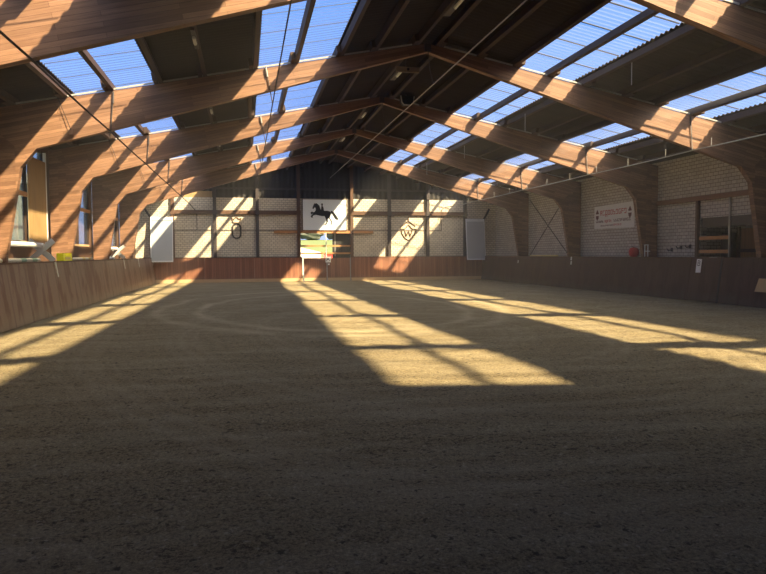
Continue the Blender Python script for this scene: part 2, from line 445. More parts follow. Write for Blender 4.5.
# ------------------------------------------------------------------ laminated timber arch frames
TH = .18
def frame(y, label):
    f = thing('arch_frame', label, 'arch frame', (0, y, 0), 'laminated timber arch frames')
    for s in (-1, 1):
        P = [(10.60,0),(10.92,0),(10.92,zf(10.92)),(9.774,3.93),(9.957,3.70)]
        b = MB(); b.prism([(s*x, z) for x, z in P], 'y', y, y+TH)
        b.build('post', M['glulam'], f, uvf=lambda w, n: (w.x*s*3+(w.y*3 if abs(n.y) < .5 else 0)+7*y, w.z+.12*s*w.x))
        R = [(9.774,3.93),(10.92,zf(10.92)),(0,ZF),(0,6.943),(9.59,4.158)]
        b = MB(); b.prism([(s*x, z) for x, z in R], 'y', y, y+TH)
        ca, sa = math.cos(.235), math.sin(.235)
        b.build('rafter', M['glulam'], f, uvf=lambda w, n: (s*w.x*ca-w.z*sa+37*y, s*w.x*sa+w.z*ca+(w.y if abs(n.y) < .5 else 0)))
        b = MB(); b.bar((s*.3, y-.012, zf(.3)+.03), (s*10.2, y-.012, zf(10.2)+.03), .02, .04, up=(0,0,1))
        b.build('edge_strip', M['zinc'], f)
        if s < 0: b = MB(); b.box(s*8.8-.045, s*8.8+.045, y-.08, y, 4.50, 4.61); b.build('hook_block', M['track_wood'], f)
        if s < 0:
            b = MB(); b.tube([(s*8.8, y-.08, 4.6), (s*9.08, y-.05, 5.36)], .008, 5); b.build('wire', M['cable_black'], f)
    b = MB(); b.box(-.09, .09, y-.02, y, 6.95, 7.15); b.build('ridge_plate', M['steel_dark'], f)
    return f
FL = ['laminated timber arch frame over the camera, outside the view', 'laminated timber arch frame nearest in view, cut off by the upper photo edge',
      'laminated timber arch frame behind the nearest one, its left post beside the yellow block', 'third arch frame in view, its right post between the banner and the sliding track',
      'fourth arch frame in view, its right post between the steel cross and the banner', 'farthest arch frame, its posts closest to the brick back wall']
for y, l in zip(FR, FL): frame(y, l)

# purlins
PX = [.32, 1.45, 2.48, 3.49, 4.52, 5.75, 6.79, 7.93, 8.97, 10.1]
PE = [YN]+FR+[YW]
for s, nm in ((-1, 'left'), (1, 'right')):
    for i, px in enumerate(PX):
        for k in range(len(PE)-1):
            if k < 2 and i not in (3, 7): continue
            y0 = PE[k]-(.38 if k else 0); y1 = PE[k+1]+(.5 if k < len(PE)-2 else 0)
            x = px + (.055 if k % 2 else -.055) - (.14 if s < 0 and i == 2 else 0)
            a = V((math.cos(ANG), 0, -s*math.sin(ANG))); u = V((s*math.sin(ANG), 0, math.cos(ANG)))
            c = V((s*x, (y0+y1)/2, zf(x)))+u*.092
            b = MB(); b.obox(c, a*.05, V((0, (y1-y0)/2, 0)), u*.09)
            o = b.build('roof_purlin', M['purlin_wood'])
            tag(o, 'dark timber purlin, %s slope, %s from the ridge, %s' % (nm, ORD[i], BAYN[k].replace(' visible', '').replace(' arch frames', ' frames')), 'purlin', 'timber roof purlins')

# ------------------------------------------------------------------ kickboards
def kick(name, label, side, y0, y1, mat, step=2.5, cap=True):
    s = side
    k = thing(name, label, 'kickboard', (s*10.0, y0, 0))
    y = y0
    while y < y1-.01:
        e = min(y+step, y1)
        b = MB(); b.hexa([(s*9.866,y+.004,0),(s*9.90,y+.004,0),(s*9.90,e-.004,0),(s*9.866,e-.004,0),(s*10.06,y+.004,1.43),(s*10.10,y+.004,1.43),(s*10.10,e-.004,1.43),(s*10.06,e-.004,1.43)])
        b.build('board_panel', M[mat], k)
        y = e
    if cap:
        b = MB(); b.box(min(s*10.04, s*10.30), max(s*10.04, s*10.30), y0, y1, 1.43, 1.465); b.build('cap_board', M['dark_wood'], k)
    b = MB(); b.box(min(s*9.90, s*9.96), max(s*9.90, s*9.96), y0, y1, 0, .12); b.build('sill', M['dark_wood'], k)
    return k
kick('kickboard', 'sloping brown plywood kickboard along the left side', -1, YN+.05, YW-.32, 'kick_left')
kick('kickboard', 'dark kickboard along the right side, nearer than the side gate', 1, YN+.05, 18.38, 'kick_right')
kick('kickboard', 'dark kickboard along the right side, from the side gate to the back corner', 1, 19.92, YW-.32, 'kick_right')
# side gate in the right kickboard
g = thing('side_gate', 'dark board gate in the right kickboard, below the white letter tag', 'gate', (10, 19.15, 0))
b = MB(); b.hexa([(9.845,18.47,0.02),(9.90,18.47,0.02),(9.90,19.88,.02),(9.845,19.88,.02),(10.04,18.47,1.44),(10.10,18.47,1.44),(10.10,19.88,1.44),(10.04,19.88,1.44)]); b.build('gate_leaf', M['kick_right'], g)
b = MB(); b.bar((9.87,18.43,0),(10.07,18.43,1.48),.05,.05); b.build('gate_post', M['steel_dark'], g)
b = MB(); b.tube([(10.0,18.6,1.46),(10.0,18.95,1.46)], .014, 6); b.build('latch', M['steel_grey'], g)
b = MB(); b.box(10.02,10.2,18.42,19.9,1.44,1.47); b.build('cap_board', M['dark_wood'], g)
# back kickboard in two runs, plus gate
def backkick(label, x0, x1):
    k = thing('kickboard', label, 'kickboard', ((x0+x1)/2, YW-.3, 0))
    n = max(1, round((x1-x0)/2.5)); w = (x1-x0)/n
    for i in range(n):
        a, e = x0+i*w+.004, x0+(i+1)*w-.004
        b = MB(); b.hexa([(a,YW-.36,0),(e,YW-.36,0),(e,YW-.31,0),(a,YW-.31,0),(a,YW-.28,1.43),(e,YW-.28,1.43),(e,YW-.23,1.43),(a,YW-.23,1.43)]); b.build('board_panel', M['kick_red'], k)
    b = MB(); b.box(x0, x1, YW-.30, YW-.20, 1.43, 1.47); b.build('cap_board', M['dark_wood'], k)
    b = MB(); b.box(x0, x1, YW-.42, YW-.365, 0, .19); b.build('base_board', M['pale_wood'], k)
backkick('reddish upright board kickboard of the back wall, left of the back gate', -10.0, -1.42)
backkick('reddish upright board kickboard of the back wall, right of the back gate', 1.53, 10.0)
for sx, (x0, x1), word in ((-1, (-1.36, .02), 'left'), (1, (.06, 1.48), 'right')):
    g = thing('back_gate', 'reddish board gate leaf in the back wall, %s' % ('sunlit, below the white field view' if sx < 0 else 'shaded, below the dark half of the opening'), 'gate', ((x0+x1)/2, YW-.3, 0))
    b = MB(); b.hexa([(x0,YW-.36,.03),(x1,YW-.36,.03),(x1,YW-.31,.03),(x0,YW-.31,.03),(x0,YW-.28,1.4),(x1,YW-.28,1.4),(x1,YW-.23,1.4),(x0,YW-.23,1.4)]); b.build('gate_leaf', M['kick_red'], g)
    for xx in ((x0,) if sx < 0 else (x0, x1)):
        b = MB(); b.bar((xx,YW-.395,0),(xx,YW-.30,1.42),.05,.05); b.build('gate_stile', M['steel_grey'], g)
    b = MB(); b.box(x0+.03, x1-.03, YW-.42, YW-.37, .02, .2); b.build('base_board', M['pale_wood'], g)
for z, l in ((2.13, 'upper orange timber rail across the back gate opening'), (1.68, 'lower orange timber rail across the back gate opening')):
    b = MB(); b.box(-1.5, 1.55, YW-.14, YW-.08, z-.05, z+.05); tag(b.build('gate_rail', M['rail_wood']), l, 'rail', 'rails across the back opening')
b = MB(); b.box(.0, .05, YW-.2, YW-.15, 0, 2.93); tag(b.build('gate_post', M['plank_grey']), 'thin pale upright post in the middle of the back opening', 'post')
# sliding door leaf that covers the right third of the opening
d = thing('sliding_door', 'dark sheet metal sliding door leaf closing part of the back opening', 'door', (1.0, YW+.34, 0))
b = MB()
x = .47
while x < 1.75:
    b.box(x, x+.095, YW+.30, YW+.33+.015*(int(x*10) % 2), .05, 2.9); x += .1
b.build('leaf', M['gable'], d)
b = MB(); b.box(.45, 1.8, YW+.335, YW+.37, 2.85, 2.95); b.build('top_rail', M['steel_dark'], d)
b = MB(); b.box(.60, .66, YW+.285, YW+.30, 1.5, 2.9); b.build('brace', M['steel_grey'], d)
b = MB(); b.box(-3.1, 2.95, YW-.16, YW-.04, 2.90, 3.06); tag(b.build('door_track', M['rail_wood']), 'long brown timber door track below the horse sign', 'track')
# jambs
for x, l in ((GX0-.03, 'dark steel upright left of the back opening'), (GX1+.03, 'dark steel upright right of the back opening')):
    pass
# posts and beams on the back wall
for x, l in ((-8.9,'dark post behind the sunlit white panel in the left back corner'), (-6.52,'first full dark post of the back wall, right of the sunlit panel'), (-4.06,'dark post of the back wall, right of the crown emblem'), (-1.62,'dark post directly left of the horse sign'),
             (1.62,'brown post directly right of the horse sign'), (3.98,'dark post of the back wall, left of the arrow emblem'), (6.45,'dark post of the back wall, right of the arrow emblem'), (8.9,'dark post behind the grey panel in the right back corner')):
    p = thing('wall_post', l, 'post', (x, YW-.12, 0), 'upright posts of the back wall')
    w = .09
    top = zs(x)-.05 if abs(x) < 8 else 5.05
    mt = M['steel_dark'] if x not in (-8.9, 1.62) else M['dark_wood']
    if abs(abs(x)-1.62) < .01: mt = M['dark_wood']
    b = MB(); b.box(x-w, x+w, YW-.19, YW-.17, 0, top); b.box(x-.012, x+.012, YW-.17, YW-.02, 0, top); b.box(x-w, x+w, YW-.02, YW-.002, 0, top); b.build('column', mt, p)
    b = MB(); b.box(x-w-.03, x+w+.03, YW-.22, YW-.192, 3.98, 4.27); b.build('beam_bracket', mt, p)
xs_ = [-8.81,-6.61,-6.43,-4.15,-3.97,-1.71, 1.71,3.89,4.07,6.36,6.54,8.81]
for i in range(0, 12, 2):
    b = MB(); b.box(xs_[i], xs_[i+1], YW-.15, YW-.02, 4.02, 4.24)
    tag(b.build('wall_beam', M['dark_wood']), ['dark beam over the sunlit panel side of the back wall','dark beam above the crown emblem','dark beam directly left of the horse sign','dark beam directly right of the horse sign','dark beam above the arrow emblem','dark beam next to the grey right corner panel'][i//2], 'beam', 'beams of the back wall')
b = MB(); b.box(-10.9, 10.9, YW-.02, YW+.03, 5.5, 5.62); struct(b.build('trim_1', M['steel_dark']), 'dark girt across the gable sheet', 'trim')
b = MB(); b.box(-8.7, -6.65, YW+.0, YW+.03, 5.0, 5.36); tag(b.build('plywood_strip', M['plywood']), 'yellow plywood strip above the white bricks, left end of the back wall', 'board')

# horse sign --------------------------------------------------------------------
sg = thing('horse_sign', 'white sign board with black leaping horse and rider above the gate', 'sign', (0, YW-.2, 3.1))
b = MB(); b.box(-1.37, 1.27, YW-.215, YW-.19, 3.09, 4.93); b.build('board', M['sign_white'], sg)
for x0, x1, z0, z1 in ((-1.41,-1.37,3.07,4.95),(1.27,1.31,3.07,4.95),(-1.41,1.31,4.93,4.96),(-1.41,1.31,3.06,3.09)):
    b = MB(); b.box(x0, x1, YW-.22, YW-.185, z0, z1); b.build('edge_frame', M['dark_wood'], sg)
def sx(p): return (-1.37+(p[0]-75)/580*2.64, 4.93-(p[1]-55)/407*1.84)
horse = [(208,182),(202,166),(211,145),(220,122),(226,106),(239,112),(251,103),(275,118),(296,140),(303,165),(310,186),(322,196),(348,198),(362,206),(400,205),(430,212),(447,228),
         (445,250),(436,285),(430,300),(446,318),(459,338),(463,362),(458,386),(440,396),(451,370),(446,345),(425,316),(411,302),(405,322),(409,346),(396,372),(379,392),(357,393),(376,374),(389,350),(384,325),(372,296),(362,275),(330,276),(300,271),(270,263),(246,258),
         (232,262),(214,268),(203,280),(207,298),(190,297),(177,279),(194,260),(214,249),(201,243),(190,254),(181,250),(178,226),(195,217),(215,227),(234,220),(244,200),(247,180),(240,162),(225,166),(216,182)]
b = MB(); b.prism([sx(p) for p in horse], 'y', YW-.223, YW-.215); b.build('horse_silhouette', M['sign_black'], sg)
rider = [(316,198),(318,170),(320,150),(327,141),(321,134),(317,120),(324,107),(336,107),(343,118),(340,132),(336,141),(345,150),(350,170),(354,200)]
b = MB(); b.prism([sx(p) for p in rider], 'y', YW-.2235, YW-.2152); b.build('rider_silhouette', M['sign_black'], sg)
tail = [(445,212),(458,205),(485,219),(508,250),(532,285),(549,312),(540,329),(515,322),(495,302),(477,270),(462,240),(446,228)]
b = MB(); b.prism([sx(p) for p in tail], 'y', YW-.2232, YW-.2153); b.build('tail_silhouette', M['sign_black'], sg)

# emblems ------------------------------------------------------------------------
em = thing('crown_emblem', 'dark oval ring emblem with a crown on the back wall', 'emblem', (-5.28, YW-.03, 2.6))
def oval(r, a): return (-5.28+r*math.cos(a), 3.02+(.19 if math.sin(a) >= 0 else -.19)+r*math.sin(a))
b = MB()
for i in range(40):
    a0, a1 = 2*math.pi*(i+.5)/40, 2*math.pi*(i+1.5)/40
    (p, q, r_, t_) = (oval(.19, a0), oval(.19, a1), oval(.28, a1), oval(.28, a0))
    b.hexa([(p[0],YW-.05,p[1]),(q[0],YW-.05,q[1]),(r_[0],YW-.05,r_[1]),(t_[0],YW-.05,t_[1]),(p[0],YW-.01,p[1]),(q[0],YW-.01,q[1]),(r_[0],YW-.01,r_[1]),(t_[0],YW-.01,t_[1])])
orr = b.build('oval_ring', M['ring_dark'], em)
cr = [(-5.46,3.52),(-5.56,3.80),(-5.42,3.72),(-5.28,3.90),(-5.14,3.72),(-5.0,3.80),(-5.10,3.52),(-5.46,3.52)]
b = MB()
for p, q in zip(cr, cr[1:]): b.tube([(p[0],YW-.03,p[1]),(q[0],YW-.03,q[1])], .032, 6)
b.build('crown', M['brand_brown'], em)
b = MB(); b.tube([(-5.28,YW-.03,3.14),(-5.24,YW-.03,3.2),(-5.28,YW-.03,3.26),(-5.33,YW-.03,3.22)], .012, 5); b.tube([(-5.28,YW-.03,2.76),(-5.28,YW-.03,2.95)], .012, 5)
b.build('inner_mark', M['brand_brown'], orr)
em = thing('arrow_emblem', 'thin brown shield emblem with arrow roof and W on the back wall', 'emblem', (5.22, YW-.03, 2.5))
def line(name, L, r=.03):
    b = MB()
    for p, q in zip(L, L[1:]): b.tube([(p[0],YW-.03,p[1]),(q[0],YW-.03,q[1])], r, 6)
    b.build(name, M['brand_brown'], em)
line('arrow_roof', [(4.72,3.30),(5.22,3.68),(5.68,3.34)]); line('arrow_tip', [(5.22,3.68),(5.22,3.86)])
line('inner_roof', [(4.98,3.18),(5.22,3.44),(5.46,3.18),(5.74,3.18)]); line('side_tick', [(4.70,3.18),(4.98,3.18)])
line('shield', [(4.76,3.15),(4.80,2.90),(5.0,2.60),(5.22,2.48),(5.44,2.62),(5.64,2.90),(5.70,3.15)])
line('letter_w', [(4.98,3.10),(5.08,2.72),(5.22,3.05),(5.34,2.72),(5.46,3.10)])

# leaning panels in the back corners
def corner_panel(s, label, bw):
    xc = s*9.48; w = .62
    p = thing('corner_panel', label, 'panel', (xc, YW-.5, 1.2), 'framed panels in the back corners')
    zb, zt = 1.22, 3.82; yb, yt = YW-.62, YW-.30
    def P(u, v, d): # u across, v 0..1 up, d depth outwards
        return (xc+u, yb+(yt-yb)*v-d, zb+(zt-zb)*v)
    def slab(name, u0, u1, v0, v1, d0, d1, m):
        b = MB(); b.hexa([P(u0,v0,d1),P(u1,v0,d1),P(u1,v0,d0),P(u0,v0,d0),P(u0,v1,d1),P(u1,v1,d1),P(u1,v1,d0),P(u0,v1,d0)]); b.build(name, m, p)
    slab('sheet', -w+.05, w-.05, .03, .93, 0, .02, M['grey_panel'] if s > 0 else M['pale_panel'])
    slab('side_frame', -w, -w+.05, 0, 1, -.02, .05, M['panel_frame']); slab('side_frame', w-.05, w, 0, 1, -.02, .05, M['panel_frame'])
    slab('top_frame', -w+.05, w-.05, .93, 1, -.02, .05, M['panel_frame']); slab('bottom_frame', -w+.05, w-.05, 0, .03, -.02, .05, M['panel_frame'])
    b = MB(); b.bar((xc+s*1.05, YW-.06, 4.45), (xc+s*.58, YW-.27, 3.72), .09, .09); b.build('hanger_strut', M['steel_dark'], p)
    b = MB(); b.bar((xc+s*.67, YW-.1, 1.47), (xc+s*.67, YW-.1, 3.9), .07, .1, up=(0,1,0)); b.build('support_post', M['steel_dark'], p)
corner_panel(-1, 'white framed panel leaning in the left back corner, partly sunlit', .6)
corner_panel(1, 'grey panel with pale frame leaning in the right back corner', .6)

# letter tags -----------------------------------------------------------------------
def strokes(o, segs, org, ux, uz, m, r=.012, name='letter'):
    b = MB()
    for p, q in segs: b.bar(V(org)+V(ux)*p[0]+V(uz)*p[1], V(org)+V(ux)*q[0]+V(uz)*q[1], r*2, .004, up=V(ux).cross(V(uz)))
    b.build(name, m, o)
LA = [((0,0),(.5,1)),((.5,1),(1,0)),((.2,.4),(.8,.4))]
LB = [((0,0),(0,1)),((0,1),(.8,.9)),((.8,.9),(.8,.55)),((.8,.55),(0,.5)),((.8,.5),(.9,.1)),((.9,.1),(0,0))]
o = thing('letter_tag', 'small white square letter tag at the top of the back gate', 'tag', (.1, YW-.4, 1.16))
b = MB(); b.box(-.05, .27, YW-.41, YW-.395, 1.13, 1.47); pl = b.build('plate', M['white_paint'], o)
strokes(pl, LA, (.0,YW-.413,1.22), (.2,0,0), (0,0,.19), M['steel_dark'], .015)
b = MB(); b.box(.1, .2, YW-.40, YW-.39, .98, 1.06); b.build('lower_tag', M['white_paint'], o)
o = thing('letter_tag', 'white upright letter tag hung on the right kickboard gate', 'tag', (9.96, 19.45, 1.0))
b = MB(); b.hexa([(9.955,19.33,.95),(9.965,19.33,.95),(9.965,19.57,.95),(9.955,19.57,.95),(10.01,19.33,1.40),(10.02,19.33,1.40),(10.02,19.57,1.40),(10.01,19.57,1.40)]); pl = b.build('plate', M['white_paint'], o)
strokes(pl, LB, (9.985,19.50,1.18), (0,-.12,0), (.02,0,.17), M['steel_dark'], .013)
for y, z, l, n in ((28.3,1.14,'small white tag hanging below the yellow pole on the right kickboard',2),(34.4,1.14,'small pale strip hanging on the right kickboard near the back corner',1)):
    o = thing('hanging_tag', l, 'tag', (10.0, y, z))
    for i in range(n):
        zz = z+.2*i-.05
        b = MB(); xx = 9.866+.194*zz/1.43-.03; b.hexa([(xx,y-.05+.03*i,zz),(xx+.012,y-.05+.03*i,zz),(xx+.012,y+.07+.03*i,zz),(xx,y+.07+.03*i,zz),(xx+.02,y-.05+.05*i,zz+.16),(xx+.032,y-.05+.05*i,zz+.16),(xx+.032,y+.06+.05*i,zz+.16),(xx+.02,y+.06+.05*i,zz+.16)])
        b.build('strip', M['tape_white'], o)
b = MB(); b.tube([(10.17,30.0,1.50),(10.17,33.2,1.50)], .035, 8); tag(b.build('jump_pole', M['yellow_paint']), 'pale yellow pole lying on the right kickboard', 'pole')
b = MB(); b.hexa([(9.895,16.0,.46),(9.925,16.0,.46),(9.925,16.78,.46),(9.895,16.86,.46),(9.955,16.0,.85),(9.985,16.0,.85),(9.985,16.68,.85),(9.955,16.76,.85)])
tag(b.build('patch_board', M['pale_wood']), 'pale wooden patch board on the near right kickboard', 'board')

# tape strips on left board
for y, l in ((20.2,'pale tape strip hanging below the nearer grey plank cross on the left kickboard'),(30.9,'pale tape strip below the farther grey plank cross on the left kickboard'),(34.9,'pale tape strip on the left kickboard near the back corner')):
    b = MB(); b.hexa([(-9.995,y,1.02),(-9.985,y,1.02),(-9.985,y+.09,1.02),(-9.995,y+.09,1.02),(-10.05,y-.12,1.44),(-10.02,y-.12,1.44),(-10.02,y-.03,1.44),(-10.05,y-.03,1.44)])
    tag(b.build('tape_strip', M['tape_white']), l, 'tape', 'tape strips on the left kickboard')

# ------------------------------------------------------------------ left ledge: cavaletti, poles, block
b = MB(); b.box(-XW, -10.30, YN, YW-.1, 1.38, 1.43); struct(b.build('trim_2', M['dark_wood'], origin=(-10.65, 19, 1.38)), 'dark ledge behind the left kickboard', 'trim')
def cavaletto(y, ln, label, stripes):
    c = thing('cavaletto', label, 'cavaletto', (-10.5, y, 1.43), 'cavaletti on the left ledge')
    for dz in (-1, 1):
        b = MB(); b.bar((-10.76, y-.022*dz, 1.765-dz*.29), (-10.12, y-.022*dz, 1.765+dz*.29), .04, .15, up=(0,0,1)); b.build('cross_plank', M['plank_grey'], c)
    b = MB(); b.tube([(-10.44, y-ln, 1.92), (-10.44, y+.05, 1.92)], .07, 10, True); b.build('pole', M['white_paint'], c)
    return c
cavaletto(20.35, 2.9, 'white pole on a grey plank cross on the left ledge, beside the yellow block', 1)
cavaletto(31.6, 2.2, 'white pole on a grey plank cross on the left ledge, farther from the camera', 1)
def pole(y0, y1, label, m, band, x=-10.45):
    p = thing('jump_pole', label, 'pole', (x, (y0+y1)/2, 1.43), 'jump poles on the left ledge')
    b = MB(); b.tube([(x,y0,1.505),(x,y1,1.505)], .055, 10); sh = b.build('shaft', m, p)
    for i in range(2):
        yy = y1-.5-i*.9
        b = MB(); b.tube([(x,yy-.2,1.505),(x,yy+.2,1.505)], .057, 10); b.build('painted_band', band, sh)
pole(17.0, 20.1, 'white pole with green bands lying on the ledge under the nearer cavaletto', M['cream_paint'], M['green_paint'])
pole(22.7, 26.6, 'yellowish pole lying on the left ledge beyond the yellow block', M['cream_paint'], M['yellow_paint'])
pole(29.5, 30.9, 'short white pole lying on the ledge under the farther cavaletto', M['white_paint'], M['plank_grey'])
o = thing('yellow_block', 'yellow plastic jump block on the left ledge', 'block', (-10.22, 21.6, 1.465))
b = MB(); b.prism([(21.1,1.467),(22.1,1.467),(22.1,1.68),(21.98,1.70),(21.86,1.62),(21.34,1.62),(21.22,1.70),(21.1,1.68)], 'x', -10.25, -10.06); b.build('body', M['yellow_plastic'], o)
b = MB(); b.box(-10.06, -10.05, 21.3, 21.9, 1.50, 1.58); b.build('recess', M['yellow_paint'], o)

# left windows
def left_window(n, y0, y1, label):
    w = thing('window_%d' % n, label, 'window', (-XW, (y0+y1)/2, 1.98), None, 'structure')
    x0, x1 = -XW-.12, -XW-.04
    for nm_, a in (('frame_sill', (y0,y1,1.98,2.06)), ('frame_head', (y0,y1,4.84,4.92)), ('frame_jamb', (y0,y0+.08,2.06,4.84)), ('frame_jamb', (y1-.08,y1,2.06,4.84))):
        b = MB(); b.box(x0, x1, *a); b.build(nm_, M['purlin_wood'] if nm_ != 'frame_sill' else M['pale_wood'], w)
    k = 3; ys = [y0+.08+(y1-y0-.16)*i/k for i in range(k+1)]
    for yy in ys[1:-1]:
        b = MB(); b.box(x0, x1+.03, yy-.05, yy+.05, 2.06, 4.84); b.build('mullion', M['purlin_wood'], w)
    for i in range(k):
        a = ys[i]+(.05 if i else 0); e = ys[i+1]-(.05 if i < k-1 else 0)
        b = MB(); b.box(-XW-.09, -XW-.08, a, e, 2.06, 4.84); b.build('pane', M['glass'], w)
    b = MB(); b.box(x1, x1+.09, y0+.08, y1-.08, 3.34, 3.46); b.build('transom', M['rail_wood'], w)
LW = [(FR[2]+.34, FR[3]-.14, 'left window bay behind the plywood panel'),
      (FR[3]+.34, FR[4]-.14, 'left window bay with pale sky strips, right of the yellow block'), (FR[4]+.34, FR[5]-.14, 'left window bay farther back, above the farther cavaletto'), (FR[5]+.34, YW-.04, 'left window bay next to the back corner')]
for i, (a, e, l) in enumerate(LW): left_window(40+i, a, e, l)
p = thing('plywood_sheet', 'tall yellowish plywood panel closing part of the nearer left window', 'panel', (-XW+.03, 21.9, 2.0))
b = MB(); b.box(-XW+.055, -XW+.08, 20.98, 22.72, 2.05, 4.55); b.build('board', M['plywood'], p)
b = MB(); b.box(-XW+.01, -XW+.09, 22.72, 22.80, 2.0, 4.85); b.build('edge_batten', M['white_paint'], p)
# barn outside
bn = thing('barn', 'grey green barn outside the left windows', 'building', (-26, 50, -.06))
b = MB(); b.box(-34, -18.0, 46, 56, -.08, 6.2); b.build('wall', M['barn_wall'], bn)
b = MB(); b.prism([(-34.6,6.2),(-17.6,6.2),(-17.6,6.6),(-26,9.2),(-34.6,6.6)], 'y', 45.6, 56.4); b.build('roof', M['barn_roof'], bn)
b = MB(); b.box(-34, -18.0, 45.94, 46, 3.4, 3.55); b.build('wall_band', M['steel_dark'], bn)
# outside the back gate
b = MB(); b.prism([(-7,-.08),(1.0,-.08),(1.0,1.78),(-.7,2.18),(-7,2.3)], 'y', 51.8, 52.2); tag(b.build('yard_wall', M['wall_render']), 'low white wall outside the back gate', 'wall')
o = thing('red_container', 'red container standing outside the back gate', 'container', (1.47, 50, -.08))
b = MB(); b.box(1.0, 1.95, 49.4, 50.4, -.08, 1.62); b.build('body', M['red_plastic'], o)
b = MB(); b.box(.95, 2.0, 49.35, 50.45, 1.62, 1.72); b.build('lid', M['red_plastic'], o)
for i, (x, y, h, l) in enumerate(((-3, 205, 5, 'dark tree on the hill, left in the back gate view'), (6, 206, 4, 'dark tree on the hill, middle of the back gate view'), (15, 205, 5.5, 'dark tree on the hill, right in the back gate view'), (24, 207, 4.5, 'dark tree on the hill, hidden behind the sliding door'), (-15, 206, 4.2, 'dark tree on the hill, at the left edge of the gate view'))):
    tr_ = thing('tree', l, 'tree', (x, y, 6.0), 'trees on the hill')
    b = MB(); b.tube([(x,y,5.9),(x,y,6+h*.3)], [.3,.2], 7); b.build('trunk', M['dark_wood'], tr_)
    b = MB(); b.sphere((x,y,6+h*.35), 4.2, 3, h*.34, 14, 9, .35); b.build('crown', M['foliage'], tr_)

# ------------------------------------------------------------------ right wall details
bn = thing('wall_banner', 'white banner with red and dark writing on the right brick wall', 'banner', (XW-.03, 26.4, 2.66))
BY0, BY1 = 27.97, 24.77
b = MB(); b.hexa([(XW-.03,BY1,2.68),(XW-.012,BY1,2.68),(XW-.012,BY0,2.72),(XW-.03,BY0,2.72),(XW-.03,BY1,3.76),(XW-.012,BY1,3.76),(XW-.012,BY0,3.73),(XW-.03,BY0,3.73)]); b.build('cloth', M['banner_white'], bn)
def glyphs(u0, u1, z, hgt, n, m, name, desc=()):
    b = MB(); w = (u1-u0)/n; rr = random.Random(int(u0*100)+n)
    for i in range(n):
        a = u0+i*w+.08*w; e = a+.74*w; yA, yE = BY0-a, BY0-e
        zb = z-(hgt*.35 if i in desc else 0); x0, x1 = XW-.036, XW-.0305
        s_ = .17*w
        b.box(x0, x1, yA-s_, yA, zb if rr.random() < .75 else z+hgt*.5, z+hgt)
        if rr.random() < .8: b.box(x0, x1, yE, yE+s_, zb, z+hgt*(1 if rr.random() < .7 else .55))
        for zz in rr.sample([z, z+hgt*.42, z+hgt*.84], 2): b.box(x0, x1, yE, yA, zz, zz+hgt*.16)
    b.build(name, m, bn)
glyphs(.50, 2.65, 3.30, .22, 10, M['banner_red'], 'headline', (2,))
glyphs(.14, .80, 2.98, .10, 6, M['banner_dark'], 'second_line'); glyphs(.88, 1.48, 2.98, .11, 5, M['banner_red'], 'second_line', (1,)); glyphs(1.62, 2.95, 2.98, .12, 9, M['banner_dark'], 'second_line')
glyphs(.55, 1.60, 2.81, .06, 9, M['banner_dark'], 'web_line'); glyphs(1.62, 2.25, 2.81, .08, 5, M['banner_red'], 'web_line')
for u in (.26, 2.88):
    y = BY0-u
    b = MB(); b.prism([(y+.12,3.42),(y,3.58),(y-.12,3.42),(y-.12,3.44-.06),(y+.12,3.44-.06)], 'x', XW-.037, XW-.0305); b.prism([(y+.12,3.30),(y-.12,3.30),(y-.10,3.18),(y,3.08),(y+.10,3.18)], 'x', XW-.037, XW-.0305); b.build('emblem', M['banner_dark'], bn)
b = MB(); b.box(XW-.14, XW-.03, 17.4, 23.75, 3.44, 3.60); tag(b.build('door_track', M['track_wood']), 'brown timber sliding track on the right wall above the opening', 'track')
b = MB(); b.box(XW-.12, XW-.01, 20.74, 20.86, 0, 3.44); tag(b.build('door_post', M['dark_wood']), 'brown upright post at the far side of the right opening', 'post')
b = MB(); b.box(XW-.10, XW-.05, 19.16, 19.22, 0, 3.44); tag(b.build('door_post', M['steel_grey']), 'thin grey upright pole across the right opening', 'pole')
for z, l in ((2.12, 'upper brown rail across the right opening'), (1.65, 'lower brown rail across the right opening')):
    b = MB(); b.box(XW-.05, XW-.0, 19.24, 20.73, z-.06, z+.06); tag(b.build('gate_rail', M['rail_wood']), l, 'rail', 'rails across the right opening')
b = MB(); b.box(XW+.05, XW+.2, DY0, DY1, 2.5, 2.83); tag(b.build('opening_lintel', M['steel_dark']), 'dark lintel band across the top of the right opening', 'lintel')
st_ = thing('stall_front', 'brown wooden stall front inside the right opening', 'partition', (XW+1.2, 18.6, 0))
b = MB(); b.box(XW+1.2, XW+1.26, 16.5, 20.25, 0, 2.45); b.build('board_wall', M['stall_wood'], st_)
for yy in (17.6, 18.75, 20.25): b = MB(); b.box(XW+1.12, XW+1.2, yy-.06, yy+.06, 0, 2.5); b.build('upright', M['dark_wood'], st_)
b = MB(); b.box(XW+1.13, XW+1.2, 16.5, 20.2, 1.62, 1.74); b.build('cross_rail', M['dark_wood'], st_)
lk = thing('dark_locker', 'dark locker beside the stall front inside the right opening', 'locker', (XW+1.2, 20.7, 0))
b = MB(); b.box(XW+1.0, XW+1.5, 20.33, 20.9, 0, 2.3); b.build('body', M['steel_dark'], lk)
b = MB(); b.box(XW+.985, XW+1.0, 20.37, 20.93, .05, 2.27); b.build('door', M['steel_dark'], lk)
# steel bracing rods
for (a, e), l in ((((35.0,4.62),(30.3,1.47)), 'steel bracing rod on the right wall falling towards the camera'), (((30.4,4.62),(34.9,1.47)), 'steel bracing rod on the right wall rising towards the camera')):
    b = MB(); xx = XW-.06 if a[0] > 34 else XW-.10
    b.tube([(xx,a[0],a[1]),(xx,e[0],e[1])], .022, 6); tag(b.build('bracing_rod', M['steel_dark']), l, 'rod', 'steel cross bracing')
